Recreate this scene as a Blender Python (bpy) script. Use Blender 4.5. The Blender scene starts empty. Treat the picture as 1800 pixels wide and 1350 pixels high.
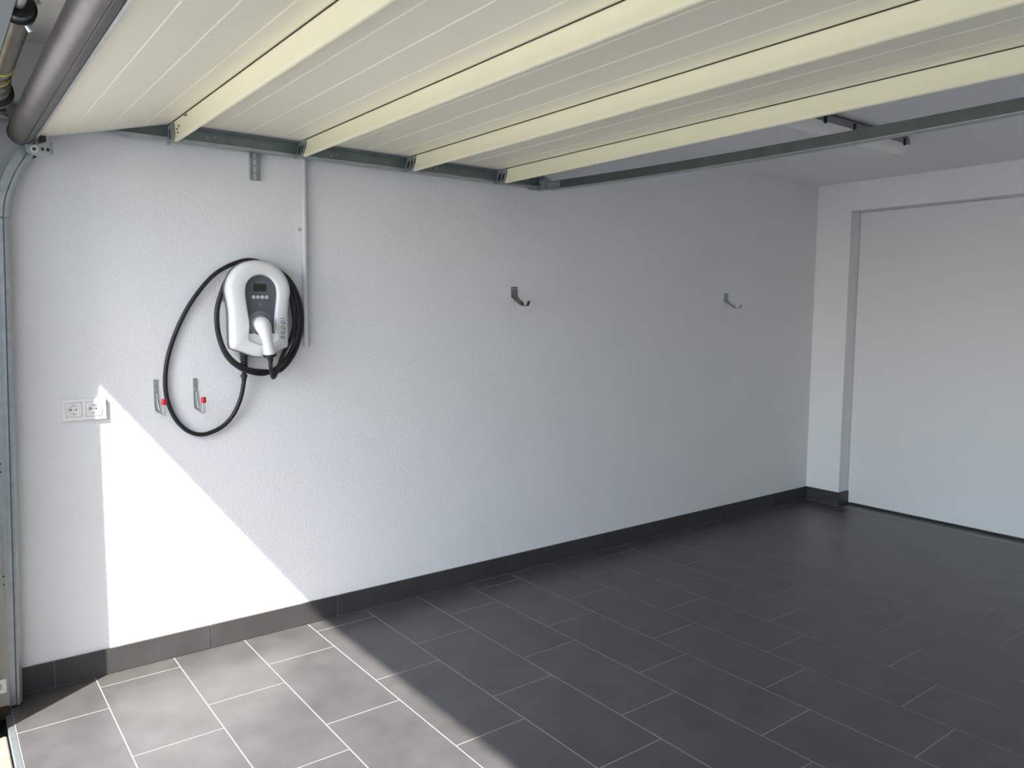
import bpy, bmesh, math, random
from mathutils import Vector, Matrix
random.seed(7)
sc = bpy.context.scene
COL = sc.collection
PI = math.pi

# ------------------------------------------------------------------ camera
cam_data = bpy.data.cameras.new('camera')
cam_data.sensor_width = 36.0
cam_data.lens = 1357.47 / 1800 * 36.0
cam_data.clip_start = 0.02
cam = bpy.data.objects.new('camera', cam_data)
COL.objects.link(cam)
yaw, pit, rol = 0.919855, -0.0940456, 0.0063093
F = Vector((math.cos(yaw)*math.cos(pit), math.sin(yaw)*math.cos(pit), math.sin(pit)))
Rt = F.cross(Vector((0, 0, 1))).normalized()
Up = Rt.cross(F)
R2 = Rt*math.cos(rol) + Up*math.sin(rol)
U2 = -Rt*math.sin(rol) + Up*math.cos(rol)
M = Matrix((R2, U2, -F)).transposed().to_4x4()
M.translation = Vector((-0.484437, -3.434099, 1.495747))
cam.matrix_world = M
sc.camera = cam

# ------------------------------------------------------------------ world, sun, exposure
SUN_DIR = Vector((1.5, 1.0, -1.93)).normalized()
world = bpy.data.worlds.new('world'); sc.world = world
world.use_nodes = True
wn = world.node_tree; wn.nodes.clear()
wo = wn.nodes.new('ShaderNodeOutputWorld'); wb = wn.nodes.new('ShaderNodeBackground')
sky = wn.nodes.new('ShaderNodeTexSky'); sky.sky_type = 'NISHITA'
sky.sun_disc = False
sky.sun_elevation = math.asin(-SUN_DIR.z)
sky.sun_rotation = math.atan2(-SUN_DIR.x, -SUN_DIR.y)
sky.altitude = 200; sky.air_density = 1.0; sky.dust_density = 1.2; sky.ozone_density = 1.0
hs = wn.nodes.new('ShaderNodeHueSaturation'); hs.inputs['Saturation'].default_value = 1.0
wn.links.new(sky.outputs[0], hs.inputs['Color']); wn.links.new(hs.outputs[0], wb.inputs[0])
wb.inputs[1].default_value = 0.65
wn.links.new(wb.outputs[0], wo.inputs[0])
sd = bpy.data.lights.new('sun', 'SUN'); sd.energy = 10.5; sd.color = (1.0, 0.95, 0.88)
sd.angle = math.radians(0.6)
sun = bpy.data.objects.new('sun', sd); COL.objects.link(sun)
sun.rotation_euler = SUN_DIR.to_track_quat('-Z', 'Y').to_euler()
sun.location = (-6, -5, 8)
vs = sc.view_settings
vs.view_transform = 'Standard'; vs.look = 'None'; vs.gamma = 1.0; vs.use_curve_mapping = False
vs.exposure = 0.76

# ------------------------------------------------------------------ materials
def mat(name, col, rough=0.6, metal=0.0, noise=None, bump=None, spec=None, rnd=0.0, coat=0.0, trans=0.0):
    """noise=(scale, amount) value mottling; bump=(scale, strength, distance, detail)"""
    m = bpy.data.materials.new(name); m.use_nodes = True
    nt = m.node_tree; b = nt.nodes['Principled BSDF']
    b.inputs['Base Color'].default_value = (*col, 1)
    b.inputs['Roughness'].default_value = rough
    b.inputs['Metallic'].default_value = metal
    if spec is not None: b.inputs['Specular IOR Level'].default_value = spec
    if coat: b.inputs['Coat Weight'].default_value = coat
    if trans: b.inputs['Transmission Weight'].default_value = trans
    tc = nt.nodes.new('ShaderNodeTexCoord')
    geo = nt.nodes.new('ShaderNodeNewGeometry')
    src = geo.outputs['Position']
    if noise or rnd:
        mix = nt.nodes.new('ShaderNodeHueSaturation'); mix.inputs['Color'].default_value = (*col, 1)
        val = None
        if noise:
            n = nt.nodes.new('ShaderNodeTexNoise'); n.inputs['Scale'].default_value = noise[0]
            n.inputs['Detail'].default_value = 6; n.inputs['Roughness'].default_value = 0.6
            nt.links.new(src, n.inputs['Vector'])
            r = nt.nodes.new('ShaderNodeMapRange')
            r.inputs['From Min'].default_value = 0.25; r.inputs['From Max'].default_value = 0.75
            r.inputs['To Min'].default_value = 1-noise[1]; r.inputs['To Max'].default_value = 1+noise[1]
            nt.links.new(n.outputs['Fac'], r.inputs['Value']); val = r.outputs[0]
        if rnd:
            oi = nt.nodes.new('ShaderNodeObjectInfo')
            r2 = nt.nodes.new('ShaderNodeMapRange')
            r2.inputs['To Min'].default_value = 1-rnd; r2.inputs['To Max'].default_value = 1+rnd
            nt.links.new(oi.outputs['Random'], r2.inputs['Value'])
            if val:
                mu = nt.nodes.new('ShaderNodeMath'); mu.operation = 'MULTIPLY'
                nt.links.new(val, mu.inputs[0]); nt.links.new(r2.outputs[0], mu.inputs[1]); val = mu.outputs[0]
            else: val = r2.outputs[0]
        nt.links.new(val, mix.inputs['Value']); nt.links.new(mix.outputs[0], b.inputs['Base Color'])
    if bump:
        n = nt.nodes.new('ShaderNodeTexNoise'); n.inputs['Scale'].default_value = bump[0]
        n.inputs['Detail'].default_value = bump[3] if len(bump) > 3 else 3
        n.inputs['Distortion'].default_value = 0.6
        nt.links.new(src, n.inputs['Vector'])
        bp = nt.nodes.new('ShaderNodeBump'); bp.inputs['Strength'].default_value = bump[1]
        bp.inputs['Distance'].default_value = bump[2]
        nt.links.new(n.outputs['Fac'], bp.inputs['Height']); nt.links.new(bp.outputs[0], b.inputs['Normal'])
    return m

M_ = {
 'plaster': mat('rough_plaster', (0.85, 0.85, 0.85), 0.92, noise=(2.0, 0.02), bump=(90, 0.45, 0.006, 4), spec=0.2),
 'smooth': mat('smooth_paint', (0.85, 0.85, 0.85), 0.85, noise=(1.2, 0.015), bump=(160, 0.12, 0.002), spec=0.25),
 'panelwhite': mat('white_panel', (0.80, 0.80, 0.80), 0.55, noise=(1.0, 0.01)),
 'tile': mat('anthracite_tile', (0.068, 0.065, 0.064), 0.34, noise=(6.0, 0.24), bump=(220, 0.15, 0.0008), rnd=0.05),
 'skirt': mat('anthracite_skirting', (0.046, 0.044, 0.044), 0.45, noise=(7.0, 0.18), rnd=0.05),
 'grout': mat('grout', (0.30, 0.29, 0.275), 0.9, noise=(40, 0.08)),
 'cream': mat('cream_door_paint', (0.80, 0.77, 0.64), 0.42, noise=(3.0, 0.02), bump=(500, 0.08, 0.0006)),
 'ribcream': mat('cream_rib_paint', (0.80, 0.77, 0.58), 0.42, noise=(4.0, 0.025)),
 'seam': mat('dark_seam', (0.03, 0.028, 0.02), 0.8),
 'galv': mat('galvanised_steel', (0.42, 0.45, 0.46), 0.42, 0.75, noise=(30, 0.14)),
 'galvdark': mat('darker_galvanised_steel', (0.30, 0.34, 0.33), 0.5, 0.6, noise=(14, 0.18)),  # darker copy of galv; puts the shade on the track web into its colour
 'steel': mat('bright_steel', (0.62, 0.64, 0.64), 0.32, 0.9, noise=(60, 0.1)),
 'springst': mat('oiled_spring_steel', (0.13, 0.118, 0.095), 0.3, 0.8, noise=(12, 0.25)),
 'yellow': mat('yellow_paint', (0.55, 0.45, 0.06), 0.6),
 'rail': mat('dark_green_grey_steel', (0.085, 0.105, 0.098), 0.5, 0.35, noise=(14, 0.2)),
 'bluegrey': mat('dull_blue_grey_steel', (0.13, 0.155, 0.17), 0.5, 0.3),
 'black': mat('black_metal', (0.012, 0.012, 0.012), 0.4),
 'rubber': mat('black_rubber', (0.018, 0.018, 0.020), 0.5),
 'cable': mat('black_cable', (0.012, 0.012, 0.014), 0.38, bump=(300, 0.1, 0.0005)),
 'seal': mat('worn_grey_rubber', (0.066, 0.063, 0.058), 0.42, noise=(9, 0.3), bump=(60, 0.15, 0.001)),
 'alu': mat('scuffed_aluminium', (0.7, 0.7, 0.7), 0.22, 0.95, noise=(90, 0.3), bump=(300, 0.4, 0.001)),
 'frame': mat('grey_beige_frame', (0.42, 0.40, 0.37), 0.7, noise=(6, 0.1)),
 'white': mat('white_plastic', (0.83, 0.83, 0.82), 0.32),
 'white2': mat('white_socket_plastic', (0.88, 0.865, 0.82), 0.35),
 'offwhite': mat('white_gland', (0.75, 0.75, 0.73), 0.4),
 'grey': mat('slate_plastic', (0.105, 0.115, 0.130), 0.40),
 'midgrey': mat('grey_plastic', (0.22, 0.235, 0.25), 0.35),
 'greyline': mat('charcoal_plastic', (0.14, 0.14, 0.145), 0.5),
 'lcd': mat('unlit_display', (0.022, 0.028, 0.018), 0.18),
 'print': mat('black_print', (0.03, 0.03, 0.032), 0.5),
 'silverprint': mat('pale_print', (0.42, 0.44, 0.46), 0.4),
 'faint': mat('faint_print', (0.24, 0.26, 0.28), 0.4),
 'conduit': mat('grey_pvc', (0.62, 0.63, 0.63), 0.45),
 'holder': mat('pale_grey_plastic', (0.80, 0.80, 0.78), 0.5),
 'red': mat('red_rubber', (0.60, 0.02, 0.015), 0.45),
 'hook': mat('dull_grey_steel', (0.22, 0.23, 0.21), 0.5, 0.5, noise=(60, 0.12)),
 'hookzinc': mat('zinc_steel', (0.36, 0.40, 0.38), 0.45, 0.6, noise=(60, 0.1)),
 'diffuser': mat('acrylic_diffuser', (0.92, 0.91, 0.86), 0.25),
 'lampgrey': mat('lamp_grey_plastic', (0.26, 0.26, 0.27), 0.5),
 'paver': mat('sandy_paving', (0.20, 0.17, 0.125), 0.9, noise=(25, 0.25), bump=(150, 0.4, 0.002), rnd=0.12),
 'sand': mat('sandy_ground', (0.46, 0.43, 0.38), 0.95, noise=(8, 0.15)),
 'threshold': mat('threshold_alu', (0.13, 0.145, 0.15), 0.5, 0.3, noise=(50, 0.2)),
 'rust': mat('rusty_dirt', (0.05, 0.028, 0.02), 0.9, noise=(80, 0.5)),
 'render': mat('outside_render', (0.72, 0.71, 0.68), 0.9),
 'rustspot': mat('rust_spot', (0.16, 0.07, 0.03), 0.8),
}

# ------------------------------------------------------------------ helpers
WP = {}          # world position of every object origin (nothing is rotated)
def link(o, parent, w):
    COL.objects.link(o); w = Vector(w)
    if parent is not None:
        o.parent = parent; o.location = w - WP[parent.name]
    else:
        o.location = w
    WP[o.name] = w
def obj(name, bm, m, parent=None, smooth=False, origin=None):
    vs_ = [v.co for v in bm.verts]
    if origin is None:
        mn = Vector((min(v.x for v in vs_), min(v.y for v in vs_), min(v.z for v in vs_)))
        mx = Vector((max(v.x for v in vs_), max(v.y for v in vs_), max(v.z for v in vs_)))
        origin = (mn+mx)/2
    origin = Vector(origin)
    bmesh.ops.translate(bm, verts=bm.verts, vec=-origin)
    bmesh.ops.recalc_face_normals(bm, faces=bm.faces)
    me = bpy.data.meshes.new(name); bm.to_mesh(me); bm.free()
    if isinstance(m, str): m = M_[m]
    me.materials.append(m)
    if smooth:
        for p in me.polygons: p.use_smooth = True
        if smooth != 'all':
            try: me.set_sharp_from_angle(angle=math.radians(38))
            except Exception: pass
    o = bpy.data.objects.new(name, me); link(o, parent, origin)
    return o
def thing(name, label, cat, loc, group=None):
    o = bpy.data.objects.new(name, None); o.empty_display_size = 0.05
    link(o, None, loc); o['label'] = label; o['category'] = cat
    if group: o['group'] = group
    return o
def tag(o, label, cat, group=None):
    o['label'] = label; o['category'] = cat
    if group: o['group'] = group
    return o
def struct(name, bm, m, smooth=False):
    o = obj(name, bm, m, None, smooth); o['kind'] = 'structure'; return o
def B(): return bmesh.new()
def box(bm, x0, x1, y0, y1, z0, z1, bev=0.0, seg=1):
    r = bmesh.ops.create_cube(bm, size=1.0)
    vv = r['verts']
    for v in vv:
        v.co = Vector(((x0+x1)/2+v.co.x*abs(x1-x0), (y0+y1)/2+v.co.y*abs(y1-y0), (z0+z1)/2+v.co.z*abs(z1-z0)))
    if bev > 0:
        es = list({e for v in vv for e in v.link_edges})
        bmesh.ops.bevel(bm, geom=es, offset=bev, segments=seg, affect='EDGES', profile=0.5)
    return bm
def prism(bm, prof, axis, a0, a1):
    """closed polygon extruded along axis 'x'|'y'|'z'. prof coords are the two other axes in xyz order"""
    def P(u, v, a):
        return {'x': (a, u, v), 'y': (u, a, v), 'z': (u, v, a)}[axis]
    A = [bm.verts.new(P(u, v, a0)) for u, v in prof]
    Bv = [bm.verts.new(P(u, v, a1)) for u, v in prof]
    n = len(prof)
    for i in range(n):
        j = (i+1) % n
        bm.faces.new((A[i], A[j], Bv[j], Bv[i]))
    bm.faces.new(A); bm.faces.new(list(reversed(Bv)))
    return bm
def strip_prof(pts, t):
    """give an open polyline a thickness t -> closed polygon"""
    out1, out2 = [], []
    for i, p in enumerate(pts):
        p = Vector(p); d = Vector((0, 0))
        if i > 0: d += (p-Vector(pts[i-1])).normalized()
        if i < len(pts)-1: d += (Vector(pts[i+1])-p).normalized()
        d.normalize(); n = Vector((-d.y, d.x))*t/2
        out1.append(tuple(p+n)); out2.append(tuple(p-n))
    return out1+out2[::-1]
def cyl(bm, c, r, h, axis='z', seg=24, r2=None):
    rot = {'z': Matrix(), 'x': Matrix.Rotation(PI/2, 4, 'Y'), 'y': Matrix.Rotation(-PI/2, 4, 'X')}[axis]
    bmesh.ops.create_cone(bm, cap_ends=True, segments=seg, radius1=r, radius2=r if r2 is None else r2, depth=h,
                          matrix=Matrix.Translation(Vector(c)) @ rot)
    return bm
def catmull(pts, n=8, closed=False):
    P = [Vector(p) for p in pts]; out = []; N = len(P)
    rng = range(N if closed else N-1)
    for i in rng:
        p0 = P[(i-1) % N] if (closed or i > 0) else P[0]*2-P[1]
        p1 = P[i]; p2 = P[(i+1) % N]
        p3 = P[(i+2) % N] if (closed or i+2 < N) else P[-1]*2-P[-2]
        for k in range(n):
            t = k/n
            out.append(0.5*((2*p1)+(-p0+p2)*t+(2*p0-5*p1+4*p2-p3)*t*t+(-p0+3*p1-3*p2+p3)*t**3))
    if not closed: out.append(P[-1])
    return out
def tube(bm, pts, r, seg=12, caps=True):
    pts = [Vector(p) for p in pts]; n = len(pts)
    rad = r if isinstance(r, (list, tuple)) else [r]*n
    t = (pts[1]-pts[0]).normalized()
    a = t.cross(Vector((0, 0, 1)))
    if a.length < 1e-3: a = t.cross(Vector((0, 1, 0)))
    a.normalize(); rings = []
    for i, p in enumerate(pts):
        t2 = (pts[min(i+1, n-1)]-pts[max(i-1, 0)]).normalized()
        a = (a - t2*a.dot(t2)).normalized(); b = t2.cross(a)
        rings.append([bm.verts.new(p+(a*math.cos(2*PI*k/seg)+b*math.sin(2*PI*k/seg))*rad[i]) for k in range(seg)])
    for i in range(n-1):
        for k in range(seg):
            j = (k+1) % seg
            bm.faces.new((rings[i][k], rings[i][j], rings[i+1][j], rings[i+1][k]))
    if caps:
        bm.faces.new(rings[0]); bm.faces.new(rings[-1][::-1])
    return bm
def lathe(bm, prof, c, axis='y', seg=32):
    """prof = [(radius, height along axis)]"""
    rings = []
    for r, h in prof:
        ring = []
        for k in range(seg):
            a = 2*PI*k/seg; u, v = r*math.cos(a), r*math.sin(a)
            q = {'y': (u, h, v), 'z': (u, v, h), 'x': (h, u, v)}[axis]
            ring.append(bm.verts.new(Vector(c)+Vector(q)))
        rings.append(ring)
    for i in range(len(rings)-1):
        for k in range(seg):
            j = (k+1) % seg
            bm.faces.new((rings[i][k], rings[i][j], rings[i+1][j], rings[i+1][k]))
    bm.faces.new(rings[0]); bm.faces.new(rings[-1][::-1])
    return bm
def sweep(bm, prof, frames):
    """prof: closed polygon in (n, y); frames: list of (x, z, nx, nz)"""
    rings = []
    for x, z, nx, nz in frames:
        rings.append([bm.verts.new((x+nx*a, y, z+nz*a)) for a, y in prof])
    m = len(prof)
    for i in range(len(rings)-1):
        for k in range(m):
            j = (k+1) % m
            bm.faces.new((rings[i][k], rings[i][j], rings[i+1][j], rings[i+1][k]))
    bm.faces.new(rings[0]); bm.faces.new(rings[-1][::-1])
    return bm
def copy_tree(o, parent=None):
    c = o.copy(); COL.objects.link(c); c.parent = parent
    for ch in list(o.children): copy_tree(ch, c)
    return c

# ------------------------------------------------------------------ room shell
ZC = 2.475; XB = 5.12; YR = -3.95; YO = -3.72; XF = -0.345
bm = B(); box(bm, -0.62, XB+0.30, 0.0, 0.24, -0.15, 3.3); struct('wall_left', bm, 'plaster')
bm = B(); box(bm, -0.62, XB+0.30, YR-0.24, YR, -0.15, 3.3); struct('wall_right', bm, 'plaster')
# back wall with a wide shallow niche
bm = B()
box(bm, XB, XB+0.30, -0.278, 0.0, -0.01, ZC)
box(bm, XB, XB+0.30, YR, YR+0.28, -0.01, ZC)
box(bm, XB, XB+0.30, YR+0.28, -0.278, 2.262, ZC)
box(bm, XB+0.20, XB+0.30, YR+0.28, -0.278, -0.01, 2.262)
struct('wall_back', bm, 'smooth')
bm = B(); box(bm, XB+0.13, XB+0.185, YR+0.282, -0.281, 0.016, 2.260, 0.002); struct('door_1', bm, 'panelwhite')
bm = B(); box(bm, -0.62, XB+0.30, YR, 0.0, ZC, ZC+0.25); struct('ceiling', bm, 'smooth')
# facade: pier beside the opening, lintel, and an unseen deep overhang added to cut off the sun patch
bm = B()
box(bm, -0.62, XF, -0.272, 0.0, -0.15, 3.3)
box(bm, -0.62, XF, YR, YO, -0.15, 3.3)
box(bm, -0.62, XF, YO, -0.272, 2.26, 3.3)
struct('wall_front', bm, 'render')
bm = B(); box(bm, -1.508, 0.4, YR-0.5, 0.5, 3.205, 3.38); o = struct('unseen_overhang', bm, 'render')
# unseen wall added beyond the drive's right edge to cut skylight on the left wall
bm = B(); box(bm, -5.5, -0.62, -4.9, -4.05, -0.3, 4.2); struct('wall_shade_block', bm, 'render')

# ------------------------------------------------------------------ floor: every tile a piece
bm = B(); box(bm, -0.296, XB+0.25, YR, 0.0, -0.12, -0.0007); floor = struct('floor', bm, 'grout')
P, Q, G = 0.302, 0.5935, 0.0038
def off(r): return {0: -0.115, 1: -0.508, 2: -0.313}[r % 3]
meshes = {}
def tile(x0, x1, y0, y1, parent, name, m, z0=-0.012, z1=0.0, bev=0.0005):
    key = (name, round(x1-x0, 4), round(y1-y0, 4), round(z1-z0, 4), m)
    if key not in meshes:
        b = B(); box(b, -(x1-x0)/2, (x1-x0)/2, -(y1-y0)/2, (y1-y0)/2, -(z1-z0)/2, (z1-z0)/2, bev)
        me = bpy.data.meshes.new(name); b.to_mesh(me); b.free(); me.materials.append(M_[m]); meshes[key] = me
    o = bpy.data.objects.new(name, meshes[key])
    link(o, parent, ((x0+x1)/2, (y0+y1)/2, (z0+z1)/2)); return o
for r in range(-1, 17):
    x0, x1 = r*P+G/2, (r+1)*P-G/2
    if r == -1: x0 = -0.294
    if r == 16: x1 = XB+0.006
    y1 = -0.003; y = off(r)
    while y1 > YR+0.01:
        y0 = max(y+G/2, YR+0.002)
        tile(x0, x1, y0, y1, floor, 'tile', 'tile')
        y1 = y-G/2; y -= Q
# strip of tiles in the niche
y1 = -0.285; y = -0.62
while y1 > YR+0.32:
    y0 = max(y+G/2, YR+0.285); tile(XB+0.022, XB+0.2, y0, y1, floor, 'tile', 'tile'); y1 = y-G/2; y -= Q
bm = B(); box(bm, XB+0.007, XB+0.021, YR+0.285, -0.29, -0.006, 0.0015, 0.001); o = obj('metal_strip', bm, 'galvdark', floor); o['label'] = 'thin metal strip set in the floor before the niche'

# ------------------------------------------------------------------ skirting
HS = 0.107
bm = B(); box(bm, -0.34, XB-0.003, -0.0085, 0.0, 0.0, HS-0.001); sk = struct('baseboard_left', bm, 'grout')
js = [-0.34, -0.141, 0.458, 1.058, 1.657, 2.259, 2.859, 3.461, 4.07, 4.677, XB-0.003]
for a, b_ in zip(js, js[1:]):
    tile(a+0.0015, b_-0.0015, -0.0125, -0.0015, sk, 'skirting_tile', 'skirt', 0.003, HS, 0.001)
bm = B(); box(bm, XB-0.0085, XB, -0.285, -0.013, 0.0, HS-0.001); box(bm, XB, XB+0.128, -0.2865, -0.278, 0.0, HS-0.001)
sb = struct('baseboard_back', bm, 'grout')
tile(XB-0.0125, XB-0.0015, -0.2865, -0.014, sb, 'skirting_tile', 'skirt', 0.003, HS, 0.001)
tile(XB-0.0105, XB+0.127, -0.2905, -0.2800, sb, 'skirting_tile', 'skirt', 0.003, HS, 0.001)

# ------------------------------------------------------------------ outside ground
bm = B(); box(bm, -30, -0.62, -30, 30, -0.30, -0.085); box(bm, -0.62, -0.318, YR, 0.0, -0.30, -0.085)
gr = struct('ground', bm, 'sand')
W_ = 0.205
for i in range(5):
    for k in range(20):
        x1 = -0.322-i*W_; y1 = -0.262-k*W_ if i < 1 else -0.02-k*W_-(0.1 if i % 2 else 0)
        if i == 1 and False: continue
        if y1-W_ < YR: continue
        xx0 = x1-W_+0.004
        if i == 1 and y1 > -0.262: continue
        tile(xx0, x1, y1-W_+0.004, y1, gr, 'paving_stone', 'paver', -0.09, -0.022+random.uniform(-.0015, .0015)*0, 0.004)
bm = B(); box(bm, -0.3175, -0.2965, YR, -0.01, -0.09, -0.0015, 0.002)
struct('trim_2', bm, 'threshold')['label'] = 'worn metal threshold edging along the door opening'

# ------------------------------------------------------------------ door frame upright (trim_1) with its small fittings
bm = B(); box(bm, -0.346, -0.3005, -0.135, -0.0, 0.03, 2.255, 0.002)
tr = struct('trim_1', bm, 'frame'); tr['label'] = 'grey-beige upright of the door frame behind the track'
for zz in (0.11, 0.735):
    b = B(); box(b, -0.346, -0.306, -0.139, -0.135, zz-0.028, zz+0.028, 0.002); br = obj('frame_bracket', b, 'steel', tr)
    b = B(); cyl(b, (-0.332, -0.1425, zz), 0.011, 0.008, 'y', 6); cyl(b, (-0.332, -0.148, zz), 0.005, 0.008, 'y', 12); obj('bolt', b, 'galv', br)
b = B(); box(b, -0.345, -0.300, -0.145, -0.08, -0.018, 0.028, 0.004); obj('rusty_foot', b, 'rust', tr)
b = B(); box(b, -0.349, -0.343, -0.150, -0.136, -0.03, 0.05, 0.001); obj('edge_strip', b, 'galv', tr)
# top frame rail of the opening
bm = B(); prism(bm, strip_prof([(-0.345, 2.10), (-0.306, 2.10), (-0.306, 2.17)], 0.003), 'y', YO+0.01, -0.14)
o = struct('trim_3', bm, 'bluegrey'); o['label'] = 'galvanised rail along the head of the door opening'

# ------------------------------------------------------------------ tracks
tk = thing('door_track', 'galvanised track of the overhead door, rising by the opening and running along the left wall', 'track', (-0.255, -0.1, 0.0))
prof = strip_prof([(0.048, -0.03), (0.048, -0.088), (0.023, -0.088), (0.019, -0.095), (0.012, -0.094), (0.003, -0.074), (0.0, -0.060), (0.0, -0.03)], 0.0022)
zt, R_ = 1.815, 0.35
def lean(z): return -0.2555 + (z/zt)*0.042     # inner edge of the slightly leaning upright
frames = [(lean(z), z, -1.0, 0.0) for z in (0.006, 0.6, 1.2, zt)]
b = B(); sweep(b, prof, frames); obj('vertical_channel', b, 'galv', tk, smooth=True)
cpath = catmull([(lean(zt), zt+0.003, 0), (lean(zt)+0.009, 1.885, 0), (-0.176, 1.965, 0), (-0.141, 2.030, 0), (-0.100, 2.096, 0), (-0.052, 2.152, 0), (0.010, 2.180, 0), (0.085, 2.186, 0)], 5)
frames = []
for i_, q_ in enumerate(cpath):
    t_ = (cpath[min(i_+1, len(cpath)-1)]-cpath[max(i_-1, 0)]).normalized()
    frames.append((q_.x, q_.y, -t_.y, t_.x))
b = B(); sweep(b, [(n*1.06-0.001, y-0.003) for n, y in prof], frames); obj('curved_channel', b, 'galv', tk, smooth=True)
# wall angle behind the upright, with punched holes
b = B()
pl = strip_prof([(0.078, -0.10), (0.040, -0.10), (0.040, -0.012)], 0.002)
sweep(b, pl, [(lean(z), z, -1.0, 0.0) for z in (0.006, 0.6, 1.2, 1.80)])
an = obj('angle_plate', b, 'galv', tk)
for zz in (0.07, 0.115, 0.48, 0.51, 0.90, 0.93, 1.28, 1.31, 1.62, 1.72):
    b = B()
    for dx, dz in ((0.052, 0), (0.060, 0.012)):
        cyl(b, (lean(zz)-dx+0.0, -0.1015, zz+dz), 0.0032, 0.0014, 'y', 10)
    obj('screw_hole', b, 'black', an)
# horizontal channel: web coloured darker for its shade under the door, flange lighter
prof_h = strip_prof([(-0.031, 2.174), (-0.031, 2.236), (-0.070, 2.236), (-0.070, 2.229)], 0.0022)
b = B(); prism(b, prof_h, 'x', -0.33, 2.315); hc = obj('horizontal_channel', b, 'galvdark', tk)
b = B(); prism(b, strip_prof([(-0.070, 2.181), (-0.070, 2.171), (-0.030, 2.171)], 0.0022), 'x', -0.33, 2.315); obj('lower_flange', b, 'galv', tk)
for xx, zz in ((0.50, 2.205), (0.53, 2.213), (1.05, 2.2), (1.08, 2.21), (1.58, 2.2), (1.62, 2.21)):
    b = B(); cyl(b, (xx, -0.034, zz), 0.006, 0.004, 'y', 12); obj('rivet', b, 'galv', hc)
# slotted steel hangers
def slotted(name, x0, x1, z0, z1, y, parent, nslots, mat_='galv'):
    b = B(); w = x1-x0; sl = w*0.30
    xm0, xm1 = (x0+x1)/2-sl/2, (x0+x1)/2+sl/2
    box(b, x0, xm0, y-0.002, y, z0, z1); box(b, xm1, x1, y-0.002, y, z0, z1)
    h = (z1-z0)/nslots
    for i in range(nslots+1):
        zc = z0+i*h; box(b, xm0, xm1, y-0.002, y, max(z0, zc-h*0.10), min(z1, zc+h*0.10))
    box(b, x0, x0+0.002, y-0.012, y-0.002, z0, z1); box(b, x1-0.002, x1, y-0.012, y-0.002, z0, z1)
    box(b, x0+w*.24, x0+w*.27, y-0.006, y-0.002, z0, z1); box(b, x1-w*.27, x1-w*.24, y-0.006, y-0.002, z0, z1)
    return obj(name, b, mat_, parent)
slotted('slotted_bracket', 0.683, 0.727, 2.058, 2.182, -0.004, tk, 4)
slotted('slotted_bracket', 2.272, 2.316, 2.2, ZC, -0.030, tk, 5, 'galvdark')
b = B(); box(b, 2.205, 2.298, -0.085, -0.03, 2.163, 2.167, 0.001); obj('joint_plate', b, 'galvdark', tk)
b = B(); box(b, 2.262, 2.318, -0.100, -0.068, 2.165, 2.222, 0.002); jp = obj('corner_bracket', b, 'galvdark', tk)
for yy, zz in ((-0.078, 2.205), (-0.092, 2.198), (-0.078, 2.182)):
    b = B(); cyl(b, (2.260, yy, zz), 0.005, 0.006, 'x', 6); obj('bolt', b, 'steel', jp)

# ------------------------------------------------------------------ cross rail between the tracks (sags a little)
cr = B()
def sagz(y): return -0.036*(1-((y+1.95)/1.85)**2) if y > -1.95 else -0.036*(1-((y+1.95)/1.85)**2)
pr = strip_prof([(0.030, 0.010), (0.030, 0.0), (0.0, 0.0), (0.0, 0.044)], 0.0022)
rings = []
N = 24
for i in range(N+1):
    y = -0.10 + (YO+0.0+0.10)*i/N
    rings.append([cr.verts.new((2.300+u, y, 2.164+v+sagz(y))) for u, v in pr])
for i in range(N):
    for k in range(len(pr)):
        j = (k+1) % len(pr); cr.faces.new((rings[i][k], rings[i][j], rings[i+1][j], rings[i+1][k]))
cr.faces.new(rings[0]); cr.faces.new(rings[-1][::-1])
crt = thing('cross_rail', 'long dark galvanised rail crossing under the ceiling behind the open door', 'rail', (2.30, -0.10, 2.16))
obj('channel', cr, 'rail', crt)
b = B(); rings = []
for i in range(N+1):
    y = -0.10 + (YO+0.10)*i/N
    rings.append([b.verts.new((2.300+u, y, 2.164+v+sagz(y))) for u, v in [(-0.0035, -0.0015), (0.030, -0.0045), (0.030, -0.0015), (-0.0035, 0.0015)]])
for i in range(N):
    for k in range(4):
        j = (k+1) % 4; b.faces.new((rings[i][k], rings[i][j], rings[i+1][j], rings[i+1][k]))
b.faces.new(rings[0]); b.faces.new(rings[-1][::-1]); obj('lower_flange', b, 'galv', crt)
b = B(); box(b, 2.294, 2.2985, -0.20, -0.100, 2.166, 2.205, 0.001); ep = obj('end_plate', b, 'galvdark', crt)
for yy, zz in ((-0.125, 2.185), (-0.15, 2.192), (-0.175, 2.19)):
    b = B(); cyl(b, (2.292, yy, zz), 0.005, 0.005, 'x', 6); obj('bolt', b, 'steel', ep)
b = B(); box(b, 2.305, 2.325, -0.32, -0.26, 2.155, 2.159, 0.0005); obj('clip', b, 'galvdark', crt)

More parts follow.
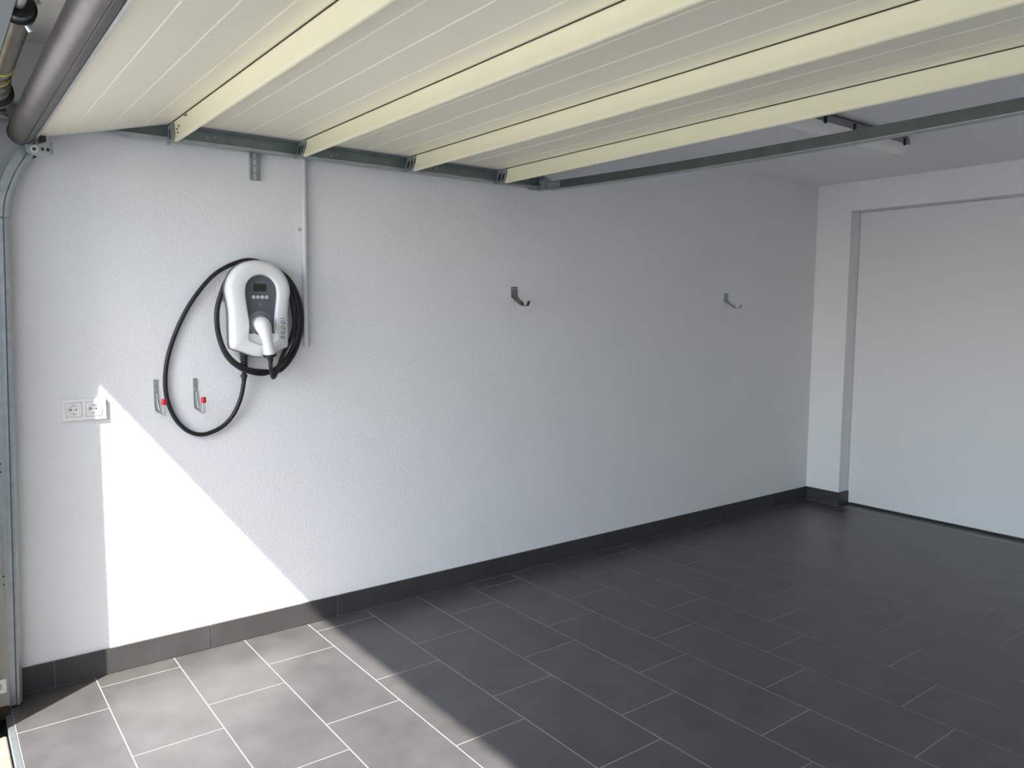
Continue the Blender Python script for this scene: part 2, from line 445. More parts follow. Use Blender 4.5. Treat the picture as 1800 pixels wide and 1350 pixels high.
# ------------------------------------------------------------------ overhead sectional door (open)
gd = thing('garage_door', 'open cream sectional overhead garage door with four ribbed sections under the ceiling', 'garage door', (0.339, -1.9, 2.233))
YA, YB = -0.130, YO+0.05
TH = 0.040
grooves = (0.172, 0.302, 0.436)
def sec_map(k):
    if k == 0:
        a = math.radians(14.3); ox, oz = 0.339, 2.2265
        def f(s, n):
            ds = s-0.545
            return (ox+ds*math.cos(a)+n*math.sin(a), oz+ds*math.sin(a)-n*math.cos(a))
    else:
        ox = 0.339+(k-1)*0.545
        def f(s, n): return (ox+s, 2.233-n)
    return f
for k in range(4):
    f = sec_map(k)
    s0 = 0.045 if k == 0 else 0.0015
    prof_ = [(s0, 0.0)]
    for g in grooves:
        prof_ += [(g-0.003, 0.0), (g-0.0025, -0.0045), (g+0.0045, 0.0)]
    prof_ += [(0.530, 0.0), (0.5425, -0.002), (0.5425, -TH), (s0, -TH)]
    b = B(); prism(b, [f(*q) for q in prof_], 'y', YB, YA)
    sec = obj('door_section', b, 'cream', gd)
    sec['label'] = ['lowest section, tilted down towards the opening', 'second section, level', 'third section, level', 'last section, farthest inside'][k]
    # rib hanging at the far edge of the section
    rp = [(0.5455, -0.001), (0.5435, 0.018), (0.5395, 0.038), (0.533, 0.056), (0.5272, 0.069), (0.5265, 0.0725), (0.530, 0.0755), (0.5385, 0.0762), (0.5415, 0.0735), (0.547, 0.060), (0.560, 0.045), (0.572, 0.032), (0.575, 0.0012), (0.5465, 0.0012)]
    rp[0] = (0.5450, 0.0012); rp = rp[:-1]
    b = B(); prism(b, [f(*q) for q in rp], 'y', YB, -0.158); rb = obj('rib', b, 'ribcream', sec, smooth=True)
    b = B(); prism(b, [f(*q) for q in [(0.5428, -0.012), (0.5445, -0.012), (0.5445, 0.001), (0.5428, 0.001)]], 'y', YB, YA); obj('seam', b, 'seam', sec)
    # pale end profile along the section's edge
    b = B(); prism(b, [f(*q) for q in [(s0, -0.003), (0.5425, -0.003), (0.5425, -0.036), (s0, -0.036)]], 'y', YA+0.0022, YA+0.045); obj('edge_profile', b, 'conduit', sec)
    # galvanised end bracket of the rib with slots
    b = B()
    def plate(bb, s_, n0, n1, y0, y1, t=0.002):
        q = [f(s_, n0), f(s_+t, n0), f(s_+t-0.018*(n1/0.073), n1), f(s_-0.018*(n1/0.073), n1)]
        prism(bb, q, 'y', y0, y1)
    plate(b, 0.541, 0.001, 0.072, -0.157, -0.076)
    plate(b, 0.538, 0.001, 0.072, -0.1295, -0.1255)
    q = [f(0.5225, 0.058), f(0.5285, 0.058), f(0.5265, 0.074), f(0.518, 0.074)]
    prism(b, q, 'y', -0.157, -0.076)
    prism(b, [f(0.543, 0.004), f(0.575, 0.004), f(0.56, 0.048), f(0.530, 0.066)], 'y', -0.078, -0.076)
    eb = obj('end_bracket', b, 'galv', sec)
    for ya_, yb_ in (((-0.146, -0.136), (-0.114, -0.100)) if k else ((-0.122, -0.104),)):
        b = B(); q = [f(0.5405-0.018*(n_/0.073)+d_, n_) for d_, n_ in ((-0.0012, 0.024), (0.001, 0.024), (0.001, 0.056), (-0.0012, 0.056))]
        prism(b, q, 'y', ya_, yb_); obj('bracket_slot', b, 'black', sec)
    for yy, nn in ((-0.092, 0.010), (-0.118, 0.010), (-0.142, 0.010)):
        x_, z_ = f(0.538, nn); b = B(); cyl(b, (x_, yy, z_), 0.0042, 0.005, 'x', 8); obj('rivet', b, 'steel', sec)
    if k == 0:
        # rust spots on the first rib
        for yy, nn in ((-0.20, 0.035), (-0.225, 0.028), (-0.315, 0.006), (-0.34, 0.010), (-0.21, 0.050)):
            x_, z_ = f(0.5445-0.018*(nn/0.073), nn); b = B(); cyl(b, (x_-0.0005, yy, z_), 0.0035, 0.003, 'x', 8); obj('rust_spot', b, 'rustspot', sec)
        sec1, f1 = sec, f
# bottom seal of the tilted section
sp = [(-0.1320, 2.122), (-0.1290, 2.108), (-0.1335, 2.095), (-0.148, 2.083), (-0.163, 2.0775), (-0.1655, 2.0800), (-0.168, 2.0755), (-0.182, 2.0745), (-0.197, 2.084), (-0.208, 2.100), (-0.2125, 2.120), (-0.209, 2.141), (-0.197, 2.157), (-0.178, 2.164), (-0.158, 2.160), (-0.140, 2.148)]
b = B(); prism(b, sp, 'y', YB, -0.125); sl = obj('bottom_seal', b, 'seal', gd, smooth=True); sl['label'] = 'thick worn grey rubber seal on the lower edge'
b = B(); prism(b, [(-0.1350, 2.0925), (-0.1325, 2.0945), (-0.1283, 2.1075), (-0.1305, 2.1205), (-0.118, 2.122), (-0.1205, 2.104), (-0.128, 2.0915)], 'y', YB, -0.132)
obj('aluminium_strip', b, 'alu', sl)
b = B(); cyl(b, (-0.171, -0.121, 2.120), 0.043, 0.008, 'y', 24); obj('end_cap', b, 'seal', sl)
# bottom corner bracket
b = B()
prism(b, [(-0.160, 2.052), (-0.135, 2.040), (-0.072, 2.052), (-0.078, 2.094), (-0.110, 2.086), (-0.135, 2.078), (-0.160, 2.078)], 'y', -0.137, -0.134)
prism(b, [(-0.078, 2.050), (-0.075, 2.050), (-0.080, 2.094), (-0.083, 2.094)], 'y', -0.165, -0.134)
cb = obj('corner_bracket', b, 'galv', gd)
b = B(); cyl(b, (-0.135, -0.143, 2.062), 0.014, 0.012, 'y', 20); obj('roller_boss', b, 'steel', cb, smooth=True)
b = B(); cyl(b, (-0.135, -0.095, 2.060), 0.005, 0.08, 'y', 10); cyl(b, (-0.135, -0.060, 2.060), 0.018, 0.016, 'y', 20); obj('roller', b, 'black', cb, smooth=True)
b = B(); cyl(b, (-0.135, -0.1495, 2.062), 0.006, 0.002, 'y', 14); obj('bore', b, 'black', cb)
for x_ in (-0.108, -0.091):
    b = B(); box(b, x_-0.004, x_+0.004, -0.1385, -0.1365, 2.061, 2.072); obj('square_hole', b, 'black', cb)
b = B(); prism(b, [(-0.121, 2.084), (-0.098, 2.092), (-0.098, 2.110), (-0.118, 2.108)], 'y', -0.162, -0.138); obj('cable_stop', b, 'black', cb)
b = B(); tube(b, [(-0.150, -0.10, 2.06), (-0.155, -0.10, 2.12), (-0.24, -0.10, 2.21)], 0.0018, 8); obj('lifting_cable', b, 'black', gd)

# ------------------------------------------------------------------ torsion spring above the opening
ts = thing('torsion_spring', 'steel torsion spring with yellow paint marks above the door opening, top left', 'spring', (-0.285, -0.6, 2.14))
SX, SZ = -0.287, 2.142
pts, rad_ = [], []
turns, n0, Ya, Yb_ = 92, 14, -0.66, -1.375
for i in range(turns*n0+1):
    t = i/(turns*n0); a = 2*PI*i/n0
    y = Ya+(Yb_-Ya)*t
    sag = 0.010*max(0, 1-t*4)
    pts.append((SX+sag+(0.030+0.0022*math.sin(y*95)*(1 if y > -0.93 else 0))*math.cos(a), y, SZ-sag+(0.030+0.0022*math.sin(y*95)*(1 if y > -0.93 else 0))*math.sin(a)))
b = B(); tube(b, pts, 0.0043, 6); obj('coil', b, 'springst', ts, smooth='all')
for yy in (-0.80, -0.92, -0.70):
    pp = [(SX+0.0335*math.cos(2*PI*i/14)+ (0.006 if yy > -0.75 else 0), yy-0.012*i/14, SZ+0.0335*math.sin(2*PI*i/14)-(0.006 if yy > -0.75 else 0)) for i in range(15)]
    b = B(); tube(b, pp, 0.0036, 6); obj('paint_mark', b, 'yellow', ts, smooth='all')
b = B(); cyl(b, (SX, -2.08, SZ), 0.0127, 3.2, 'y', 20); obj('shaft', b, 'galv', ts, smooth=True)
for (c0, nm) in ((-1.40, 'winding_cone'), (-0.63, 'end_cone')):
    b = B()
    if c0 < -1: lathe(b, [(0.020, -0.035), (0.030, -0.033), (0.032, -0.012), (0.038, -0.008), (0.038, 0.012), (0.030, 0.018), (0.026, 0.045)], (SX, c0, SZ), 'y', 24)
    else: lathe(b, [(0.027, -0.045), (0.031, -0.018), (0.048, -0.012), (0.050, 0.008), (0.040, 0.014), (0.022, 0.020)], (SX+0.008, c0, SZ-0.008), 'y', 24)
    cn = obj(nm, b, 'black', ts, smooth=True)
    for i in range(4):
        a = i*PI/2+0.5; b = B(); q = Vector((SX+0.036*math.cos(a), c0+0.003, SZ+0.036*math.sin(a)))
        tube(b, [q, q+Vector((math.cos(a), 0, math.sin(a)))*0.014], 0.0052, 8); obj('set_screw', b, 'steel', cn)
b = B(); box(b, -0.335, -0.25, -0.590, -0.584, 2.085, 2.20, 0.002); obj('bearing_plate', b, 'black', ts)

# ------------------------------------------------------------------ EV charger
ch = thing('car_charger', 'white wall-mounted electric car charger with grey control panel and coiled black cable', 'car charger', (0.69, 0.0, 1.5))
CX, CZ = 0.682, 1.500
half = [(1.7075, 0.0), (1.7045, 0.030), (1.695, 0.062), (1.678, 0.091), (1.655, 0.113), (1.625, 0.130), (1.590, 0.1392), (1.560, 0.1385), (1.530, 0.1335), (1.490, 0.1282), (1.45, 0.1275), (1.40, 0.1278), (1.36, 0.1275), (1.338, 0.1265), (1.329, 0.121), (1.313, 0.078), (1.298, 0.040), (1.291, 0.016), (1.2895, 0.0)]
outer = [(CX+w, z) for z, w in half] + [(CX-w, z) for z, w in half[-2:0:-1]]
ihalf = [(1.648, 0.0), (1.643, 0.026), (1.628, 0.050), (1.604, 0.067), (1.575, 0.0725), (1.545, 0.0715), (1.50, 0.066), (1.45, 0.0595), (1.41, 0.0590), (1.385, 0.063), (1.370, 0.0645), (1.359, 0.055), (1.345, 0.020), (1.342, 0.0)]
IX = 0.689
inner = [(IX+w, z) for z, w in ihalf] + [(IX-w, z) for z, w in ihalf[-2:0:-1]]
def polar(poly, c, N=96):
    pl = catmull([(x, z, 0) for x, z in poly], 6, closed=True); out = []
    for k in range(N):
        a = 2*PI*k/N; d = Vector((math.cos(a), math.sin(a))); best = None
        for i in range(len(pl)):
            p, q = pl[i], pl[(i+1) % len(pl)]
            ax, az, bx, bz = p.x-c[0], p.y-c[1], q.x-c[0], q.y-c[1]
            ex, ez = bx-ax, bz-az; den = d.x*ez-d.y*ex
            if abs(den) < 1e-12: continue
            t = (ax*ez-az*ex)/den; s = (ax*d.y-az*d.x)/den
            if t > 0 and -1e-6 <= s <= 1+1e-6: best = t if best is None else max(best, t)
        out.append((c[0]+d.x*best, c[1]+d.y*best))
    return out
PO = polar(outer, (CX, 1.49)); PIN = polar(inner, (IX, 1.49))
def inset(poly, d, c):
    out = []; n = len(poly)
    for i in range(n):
        a, b2 = Vector(poly[(i-1) % n]), Vector(poly[(i+1) % n]); t = (b2-a).normalized(); nrm = Vector((-t.y, t.x))
        out.append(tuple(Vector(poly[i])+nrm*d))
    return out
def loops_mesh(bm, loops, cap0=False, cap1=False):
    R = [[bm.verts.new((x, y, z)) for x, z in poly] for poly, y in loops]
    n = len(R[0])
    for i in range(len(R)-1):
        for k in range(n):
            j = (k+1) % n; bm.faces.new((R[i][k], R[i][j], R[i+1][j], R[i+1][k]))
    if cap0: bm.faces.new(R[0])
    if cap1: bm.faces.new(R[-1][::-1])
    return bm
c0 = (CX, 1.49)
b = B()
loops_mesh(b, [(inset(PO, 0.004, c0), -0.062), (PO, -0.064), (inset(PO, 0.0005, c0), -0.084), (inset(PO, 0.004, c0), -0.096), (inset(PO, 0.012, c0), -0.1055), (inset(PO, 0.024, c0), -0.1095),
               (inset(PIN, -0.004, c0), -0.1110), (inset(PIN, -0.0015, c0), -0.1100), (PIN, -0.1075), (inset(PIN, 0.004, c0), -0.088), (inset(PIN, 0.005, c0), -0.074)])
cv = obj('front_cover', b, 'white', ch, smooth='all'); cv['label'] = 'glossy white front shell'
b = B(); loops_mesh(b, [(inset(PO, 0.001, c0), -0.046), (inset(PO, -0.0030, c0), -0.050), (inset(PO, -0.0034, c0), -0.0615), (inset(PO, 0.006, c0), -0.0635)], True, True); obj('seam_ring', b, 'greyline', ch, smooth=True)
b = B(); loops_mesh(b, [(inset(PO, 0.018, c0), -0.001), (inset(PO, 0.013, c0), -0.012), (inset(PO, 0.010, c0), -0.053)], True, True)
bh = obj('back_housing', b, 'offwhite', ch, smooth=True)
b = B(); cyl(b, (0.562, -0.030, 1.545), 0.020, 0.04, 'y', 20); obj('cable_lug', b, 'midgrey', ch, smooth=True)
# control panel (upper part of the recess) and white pocket (lower part)
IN2 = inset(PIN, 0.003, c0)
ZS = 1.392
def clip(poly, keep_above):
    out = []; n = len(poly)
    for i in range(n):
        a, c = poly[i], poly[(i+1) % n]; ia = (a[1] >= ZS) == keep_above; ic = (c[1] >= ZS) == keep_above
        if ia: out.append(a)
        if ia != ic:
            t = (ZS-a[1])/(c[1]-a[1]); out.append((a[0]+(c[0]-a[0])*t, ZS))
    return out
b = B(); prism(b, clip(IN2, True), 'y', -0.074, -0.0905); cp = obj('control_panel', b, 'grey', ch); cp['label'] = 'slate grey control panel'
b = B(); prism(b, clip(IN2, False), 'y', -0.070, -0.096); obj('pocket', b, 'white', ch)
# display, buttons, printing
b = B(); box(b, 0.6575, 0.7155, -0.0915, -0.0895, 1.5745, 1.6065, 0.001); obj('display', b, 'lcd', cp)
YP = -0.0912
def ribbon(bm, pts, w, fmap, closed=False):
    """flat stroke of width w along 2D points"""
    P2 = [Vector(p) for p in pts]; n = len(P2); L, R = [], []
    for i in range(n):
        a = P2[(i-1) % n] if (closed or i > 0) else P2[i]; c = P2[(i+1) % n] if (closed or i < n-1) else P2[i]
        t = (c-a).normalized(); nn = Vector((-t.y, t.x))*w/2
        L.append(bm.verts.new(fmap(P2[i]+nn))); R.append(bm.verts.new(fmap(P2[i]-nn)))
    for i in range(n if closed else n-1):
        j = (i+1) % n; bm.faces.new((L[i], L[j], R[j], R[i]))
    return bm
def arc(cx_, cy_, r, a0, a1, n=16): return [(cx_+r*math.cos(math.radians(a0+(a1-a0)*i/n)), cy_+r*math.sin(math.radians(a0+(a1-a0)*i/n))) for i in range(n+1)]
bz = 1.5495
for i, bx in enumerate((0.6577, 0.6765, 0.6955, 0.7143)):
    b = B(); cyl(b, (bx, -0.0912, bz), 0.0074, 0.0024, 'y', 28); bt = obj('button', b, 'white', cp)
    g = lambda p: (bx+p[0], -0.0926, bz+p[1])
    b = B()
    if i == 0:
        for k in (-1, 0, 1): ribbon(b, [(-0.0028, k*0.0019), (0.0028, k*0.0019)], 0.0011, g)
    elif i == 1: b.faces.new([b.verts.new(g(p)) for p in ((-0.0040, -0.0022), (0.0040, -0.0022), (0, 0.0038))])
    elif i == 2: b.faces.new([b.verts.new(g(p)) for p in ((-0.0040, 0.0022), (0.0040, 0.0022), (0, -0.0038))])
    else: b.faces.new([b.verts.new(g(p)) for p in ((-0.0042, 0), (0, -0.0042), (0.0042, 0), (0, 0.0042))])
    obj('symbol', b, 'grey', bt)
b = B(); g = lambda p: (0.686+p[0], YP, 1.516+p[1])
ribbon(b, [(-0.004, 0.009), (0.0, 0.0135), (0.004, 0.009)], 0.0009, g)
ribbon(b, [(0.0075, 0.003), (-0.003, 0.003)]+arc(-0.003, 0.0, 0.003, 90, 180, 5)[1:]+[(-0.006, 0.0)], 0.0009, g)
ribbon(b, [(-0.0065, 0.0005), (0.0065, 0.0005)], 0.0009, g)
ribbon(b, [(0.006, 0.0), (0.0075, -0.004), (0.001, -0.009), (-0.003, -0.0115), (-0.003, -0.007)], 0.0009, g)
ribbon(b, [(-0.008, 0.004), (-0.0045, 0.008)], 0.0009, g)
obj('emblem', b, 'silverprint', cp)
def text_mesh(name, body, size, origin, m, parent):
    cu = bpy.data.curves.new(name, 'FONT'); cu.body = body; cu.size = size; cu.align_x = 'CENTER'; cu.align_y = 'CENTER'; cu.resolution_u = 3
    to = bpy.data.objects.new(name+'_tmp', cu); COL.objects.link(to)
    dg = bpy.context.evaluated_depsgraph_get(); me = bpy.data.meshes.new_from_object(to.evaluated_get(dg))
    bpy.data.objects.remove(to); bpy.data.curves.remove(cu)
    for v in me.vertices: v.co = Vector((v.co.x, 0.0, v.co.y))
    me.materials.clear(); me.materials.append(M_[m]); me.name = name
    o = bpy.data.objects.new(name, me); link(o, parent, origin); return o
text_mesh('small_lettering', 'myenergi', 0.0105, (0.687, YP, 1.6170), 'faint', cp)
b = B(); ribbon(b, arc(0.7095, 1.6172, 0.0018, 0, 330), 0.0007, lambda p: (p[0], YP, p[1])); obj('small_ring', b, 'faint', cp)
# the word zappi reading upwards: a = reading direction (+z), u = up of the letters (-x)
b = B(); SW = 0.0024; XH = 0.0155
tx0, tz0 = 0.7835, 1.3680
g = lambda p: (tx0-p[1], -0.1118, tz0+p[0])
r_ = XH/2
ribbon(b, [(0.0, XH-SW/2), (0.0135, XH-SW/2)], SW, g); ribbon(b, [(0.0125, XH-SW/2), (0.001, SW/2)], SW, g); ribbon(b, [(0.0, SW/2), (0.014, SW/2)], SW, g)
ox = 0.019
ribbon(b, arc(ox+r_, r_, r_-SW/2, 25, 350, 24), SW, g); ribbon(b, [(ox+XH-SW/2, 0), (ox+XH-SW/2, r_)], SW, g)
for ox in (0.0425, 0.0655):
    ribbon(b, arc(ox+r_, r_, r_-SW/2, -165, 155, 24), SW, g); ribbon(b, [(ox+SW/2, -0.0065), (ox+SW/2, r_)], SW, g)
ox = 0.0895
ribbon(b, [(ox, 0), (ox, XH)], SW, g); ribbon(b, [(ox, XH+0.0035), (ox, XH+0.006)], SW, g)
obj('lettering', b, 'print', cv)
# socket rings
SC = (0.683, 0.0, 1.436)
b = B(); lathe(b, [(0.052, -0.090), (0.0515, -0.096), (0.048, -0.099), (0.045, -0.098), (0.043, -0.094), (0.040, -0.094), (0.039, -0.101), (0.036, -0.104), (0.030, -0.104), (0.029, -0.098)], SC, 'y', 48)
obj('socket', b, 'midgrey', ch, smooth=True)
b = B(); box(b, 0.672, 0.700, -0.122, -0.100, 1.453, 1.466, 0.004, 2); obj('latch', b, 'midgrey', ch, smooth=True)
# plug
pp = catmull([(0.683, -0.098, 1.436), (0.680, -0.122, 1.434), (0.677, -0.145, 1.424), (0.680, -0.160, 1.400), (0.687, -0.163, 1.370), (0.693, -0.160, 1.340), (0.699, -0.155, 1.306)], 5)
rr = [0.029, 0.0325, 0.0335, 0.0285, 0.0235, 0.0235, 0.0262]
rr2 = [v.x for v in catmull([(r, 0, 0) for r in rr], 5)]
b = B(); tube(b, pp, rr2, 24); pg = obj('plug', b, 'white', ch, smooth=True); pg['label'] = 'white plug hanging in the socket'
d = (pp[-1]-pp[-2]).normalized(); e = pp[-1]
b = B(); tube(b, [e-d*0.002, e+d*0.0, e+d*0.010, e+d*0.013], [0.0255, 0.0285, 0.0285, 0.024], 24); obj('collar', b, 'rubber', pg, smooth=True)
b = B(); tube(b, [e+d*0.012, e+d*0.03, e+d*0.036], [0.0135, 0.0115, 0.0085], 16); obj('strain_relief', b, 'rubber', pg, smooth=True)
# gland
b = B(); prf = [(0.008, 1.312)]
for i in range(5):
    z = 1.306-i*0.0135; prf += [(0.0185-i*0.0008, z), (0.0185-i*0.0008, z-0.006), (0.0125, z-0.0075), (0.0125, z-0.012)]
prf += [(0.009, 1.236)]
lathe(b, [(r, z) for r, z in prf], (0.628, -0.034, 0), 'z', 20); obj('cable_gland', b, 'rubber', ch, smooth=True)
b = B(); lathe(b, [(0.009, 1.214), (0.0145, 1.212), (0.0145, 1.201), (0.0115, 1.198), (0.0105, 1.186), (0.0088, 1.184)], (0.624, -0.040, 0), 'z', 20); obj('cable_collar', b, 'rubber', ch, smooth=True)
# cable: tail from the plug, three turns around the unit, the big hanging loop, back up into the gland
ring = [(0.894, 1.391), (0.899, 1.487), (0.877, 1.577), (0.835, 1.642), (0.765, 1.685), (0.680, 1.700), (0.604, 1.674), (0.556, 1.629), (0.524, 1.545), (0.511, 1.473), (0.516, 1.385), (0.540, 1.300), (0.583, 1.245), (0.640, 1.214), (0.712, 1.203), (0.790, 1.222), (0.857, 1.293)]
def rp_(i, kk, y):
    x, z = ring[i % len(ring)]
    cxr, czr = 0.705, 1.455
    dx, dz = x-cxr, z-czr
    sx = [0.0, 0.11, 0.225][kk] if dx > 0 else [0.0, 0.035, 0.015][kk]
    sz = [0.0, 0.085, 0.04][kk] if dz < 0 else [0.0, 0.05, 0.10][kk]
    return (cxr+dx*(1-sx), y, czr+dz*(1-sz))
tail = [tuple(e+d*0.030), (0.7165, -0.118, 1.245), (0.727, -0.104, 1.205), (0.742, -0.088, 1.201), (0.767, -0.070, 1.238), (0.800, -0.050, 1.300)]
path = list(tail)
nR = len(ring)
FY = {11: -0.050, 12: -0.060, 13: -0.062, 14: -0.056}
path += [rp_(i, 2, FY.get(i, -0.040)) for i in range(0, nR-2)]
path += [rp_(nR-2, 1, -0.036)] + [rp_(nR-1, 1, -0.036)]
path += [rp_(i, 1, FY.get(i, -0.034 if 3 < i < 8 else -0.040)) for i in range(0, nR-2)]
path += [rp_(nR-2, 0, -0.030), rp_(nR-1, 0, -0.026)]
path += [rp_(i, 0, -0.022) for i in range(0, 5)]
path += [(0.673, -0.026, 1.711), (0.594, -0.024, 1.691), (0.512, -0.022, 1.640), (0.439, -0.018, 1.554), (0.382, -0.014, 1.459), (0.335, -0.012, 1.346), (0.310, -0.012, 1.240), (0.309, -0.012, 1.138), (0.335, -0.012, 1.048), (0.384, -0.012, 0.984), (0.447, -0.013, 0.959), (0.520, -0.016, 0.980), (0.574, -0.022, 1.029), (0.608, -0.030, 1.100), (0.622, -0.038, 1.170), (0.624, -0.040, 1.205), (0.626, -0.037, 1.222), (0.628, -0.034, 1.24)]
b = B(); tube(b, catmull(path, 7), 0.0092, 12); cb_ = obj('charging_cable', b, 'cable', ch, smooth='all'); cb_['label'] = 'long black cable coiled around the unit with one hanging loop'
# pale round holder plate behind the coil
b = B(); lathe(b, [(0.164, -0.0005), (0.168, -0.004), (0.168, -0.008), (0.163, -0.011)], (0.738, 0, 1.385), 'y', 64); obj('cable_holder', b, 'holder', ch, smooth=True)

# ------------------------------------------------------------------ conduit above the charger
cd = thing('cable_conduit', 'pale grey plastic conduit running down the wall to the charger', 'conduit', (0.926, -0.014, 1.33))
b = B(); tube(b, [(0.924, -0.0138, 1.325), (0.924, -0.0138, 1.6), (0.926, -0.0138, 2.0), (0.929, -0.0138, ZC-0.002)], 0.0130, 20); obj('pipe', b, 'conduit', cd, smooth=True)
for zz in (1.86, 1.43):
    b = B(); lathe(b, [(0.0140, -0.006), (0.0162, -0.006), (0.0162, 0.006), (0.0140, 0.006)], (0.925, -0.0145, zz), 'z', 20); box(b, 0.898, 0.913, -0.008, -0.0005, zz-0.006, zz+0.006, 0.001); cl = obj('pipe_clip', b, 'conduit', cd)
    b = B(); cyl(b, (0.902, -0.0095, zz), 0.004, 0.004, 'y', 10); obj('screw', b, 'steel', cl)

# ------------------------------------------------------------------ twin power outlet
po = thing('power_outlet', 'white double power outlet low on the left wall beside the door track', 'outlet', (0.003, 0.0, 1.10))
b = B(); fr_ = [(-0.0735, 1.0585), (0.0815, 1.0585), (0.0815, 1.1415), (-0.0735, 1.1415)]
box(b, -0.0735, 0.0815, -0.0060, -0.0002, 1.0585, 1.1415, 0.001)
for (xa, xb) in ((-0.0735, -0.0600), (-0.0030, 0.0100), (0.0670, 0.0815)): box(b, xa, xb, -0.0122, -0.0050, 1.0710, 1.1290)
for (za, zb) in ((1.0585, 1.0715), (1.1285, 1.1415)): box(b, -0.0735, 0.0815, -0.0122, -0.0050, za, zb)
obj('outlet_frame', b, 'white2', po)
for sx in (-0.0315, 0.0385):
    b = B()
    # square insert with a round opening: ring of faces from square to circle, then the recessed cup
    N = 48; h = 0.0272; sqr, c1, c2, c3 = [], [], [], []
    for k in range(N):
        a = 2*PI*k/N+PI/4*0; cx_, cz_ = math.cos(a), math.sin(a); s = h/max(abs(cx_), abs(cz_))
        sqr.append(b.verts.new((sx+cx_*s, -0.0140, 1.100+cz_*s)))
        c1.append(b.verts.new((sx+cx_*0.0200, -0.0145, 1.100+cz_*0.0200)))
        c2.append(b.verts.new((sx+cx_*0.0192, -0.0065, 1.100+cz_*0.0192)))
    s0 = [b.verts.new((v.co.x+(0.0006 if v.co.x < sx else -0.0006)*-1, -0.0100, v.co.z)) for v in sqr]
    for k in range(N):
        j = (k+1) % N
        b.faces.new((s0[k], s0[j], sqr[j], sqr[k])); b.faces.new((sqr[k], sqr[j], c1[j], c1[k])); b.faces.new((c1[k], c1[j], c2[j], c2[k]))
    b.faces.new(c2)
    ins = obj('socket_insert', b, 'white2', po)
    for dx in (-0.0095, 0.0095):
        b = B(); cyl(b, (sx+dx, -0.0070, 1.100), 0.0028, 0.0012, 'y', 14); obj('pin_hole', b, 'black', ins)
    b = B(); cyl(b, (sx, -0.0070, 1.100), 0.0020, 0.0012, 'y', 12); obj('screw', b, 'galv', ins)
    for dz in (-0.0165, 0.0165):
        b = B(); box(b, sx-0.0022, sx+0.0022, -0.0115, -0.0065, 1.100+dz-0.0018, 1.100+dz+0.0018, 0.0003); obj('earth_clip', b, 'galv', ins)

# ------------------------------------------------------------------ two tool hooks with red caps
def tool_hook(px, label, dz):
    t = thing('tool_hook', label, 'hook', (px, 0.0, 1.07+dz), 'tool hooks with red caps under the charger')
    b = B(); z = dz
    pr_ = strip_prof([(-0.0035, 1.205+z), (-0.0035, 1.090+z), (-0.012, 1.078+z), (-0.052, 1.072+z)], 0.0022)
    prism(b, pr_, 'x', px-0.0075, px+0.0075); pl_ = obj('back_plate', b, 'galv', t)
    for zz in (1.188, 1.160):
        b = B(); cyl(b, (px, -0.0065, zz+z), 0.0042, 0.004, 'y', 12); obj('screw', b, 'steel', pl_)
    b = B(); tube(b, catmull([(px+0.004, -0.005, 1.145+z), (px+0.007, -0.007, 1.10+z), (px+0.011, -0.022, 1.068+z), (px+0.013, -0.060, 1.060+z), (px+0.013, -0.068, 1.072+z), (px+0.013, -0.070, 1.115+z)], 5), 0.0030, 8)
    tube(b, catmull([(px+0.018, -0.052, 1.062+z), (px+0.020, -0.064, 1.064+z), (px+0.020, -0.070, 1.080+z), (px+0.018, -0.070, 1.112+z)], 5), 0.0026, 8)
    obj('wire_hook', b, 'steel', t, smooth='all')
    b = B(); lathe(b, [(0.0085, 1.104+z), (0.0100, 1.106+z), (0.0102, 1.124+z), (0.0085, 1.129+z)], (px+0.0155, -0.070, 0), 'z', 16); obj('red_cap', b, 'red', t, smooth=True)
    return t
tool_hook(0.2705, 'left tool hook with red cap, touching the hanging loop of cable', 0.0)
tool_hook(0.4270, 'right tool hook with red cap, inside the hanging loop of cable', -0.002)

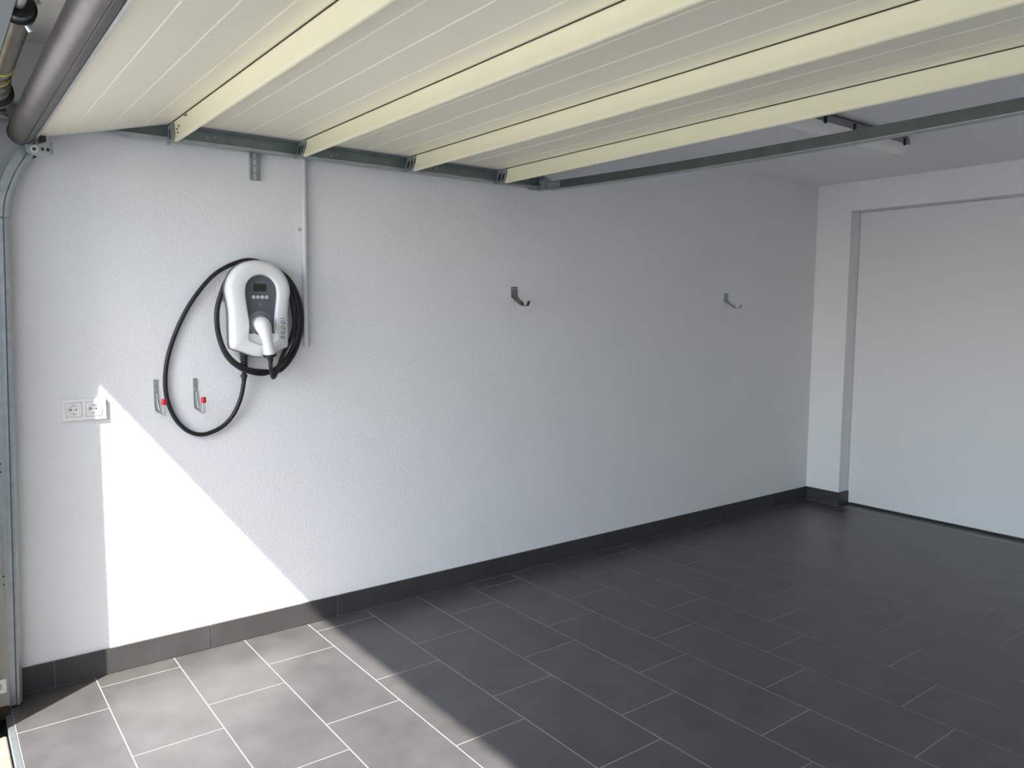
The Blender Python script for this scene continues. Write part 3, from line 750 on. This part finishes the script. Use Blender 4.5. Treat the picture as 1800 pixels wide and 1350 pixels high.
# ------------------------------------------------------------------ two flat steel wall hooks
def wall_hook(x0, x1, label, m, tips):
    xc = (x0+x1)/2
    t = thing('wall_hook', label, 'hook', (xc, 0.0, 1.58), 'flat steel wall hooks')
    b = B(); box(b, x0, x1, -0.0030, -0.0002, 1.577, 1.631, 0.0012); pl_ = obj('wall_plate', b, m, t)
    for dx in (-0.013, 0.013):
        b = B(); cyl(b, (xc+dx, -0.0042, 1.620), 0.0038, 0.0025, 'y', 12); obj('screw', b, 'steel', pl_)
    # arm: strip from plate bottom sloping out and down, tapering, then a saddle
    b = B(); prof2 = [(-0.0015, 1.579), (-0.010, 1.571), (-0.040, 1.551), (-0.078, 1.527)]
    w = [(x1-x0)/2, (x1-x0)/2, 0.022, 0.015]; A, C = [], []
    for (y, z), ww in zip(prof2, w):
        A.append([b.verts.new((xc-ww, y, z+0.0013)), b.verts.new((xc+ww, y, z+0.0013)), b.verts.new((xc+ww, y, z-0.0013)), b.verts.new((xc-ww, y, z-0.0013))])
    for i in range(len(A)-1):
        for k in range(4): b.faces.new((A[i][k], A[i][(k+1) % 4], A[i+1][(k+1) % 4], A[i+1][k]))
    b.faces.new(A[0]); b.faces.new(A[-1][::-1]); obj('arm', b, m, t)
    b = B(); prism(b, strip_prof([(-0.068, 1.546), (-0.078, 1.529), (-0.086, 1.525), (-0.112, 1.524), (-0.122, 1.530), (-0.132, 1.549)], 0.0026), 'x', xc-0.010, xc+0.010); obj('saddle', b, m, t)
    if tips:
        b = B(); tube(b, [(xc, -0.0675, 1.548), (xc, -0.0790, 1.5275)], 0.0060, 8); obj('rubber_tip', b, 'rubber', t)
        b = B(); tube(b, [(xc, -0.1325, 1.550), (xc, -0.1215, 1.5275)], 0.0060, 8); obj('rubber_tip', b, 'rubber', t)
    return t
wall_hook(2.119, 2.166, 'dull grey steel wall hook with black tips, nearer the charger', 'hook', True)
wall_hook(3.990, 4.040, 'bare galvanised wall hook farther in, nearer the back corner', 'hookzinc', False)

# ------------------------------------------------------------------ batten light on the ceiling
bl = thing('ceiling_light', 'unlit batten light with frosted cover on the ceiling behind the cross rail', 'light', (3.30, -1.22, ZC))
b = B(); box(b, 2.66, 3.925, -1.262, -1.182, ZC-0.010, ZC, 0.001); obj('mounting_gap', b, 'seam', bl)
hp = [(-1.274, ZC-0.010), (-1.170, ZC-0.010), (-1.163, ZC-0.048), (-1.281, ZC-0.048)]
b = B(); prism(b, hp, 'x', 2.645, 3.915); hb = obj('lamp_body', b, 'lampgrey', bl)
dp = [(-1.277, ZC-0.0485), (-1.167, ZC-0.0485), (-1.172, ZC-0.072), (-1.186, ZC-0.090), (-1.205, ZC-0.098), (-1.239, ZC-0.098), (-1.258, ZC-0.090), (-1.272, ZC-0.072)]
b = B(); prism(b, dp, 'x', 2.655, 3.908); obj('diffuser', b, 'diffuser', bl, smooth=True)
for xx in (2.80, 3.06, 3.33, 3.60, 3.85):
    b = B(); box(b, xx-0.009, xx+0.009, -1.288, -1.278, ZC-0.060, ZC-0.022, 0.002); obj('clip', b, 'black', bl)
b = B(); cyl(b, (3.920, -1.222, ZC-0.034), 0.012, 0.018, 'x', 14); obj('cable_entry', b, 'lampgrey', bl)
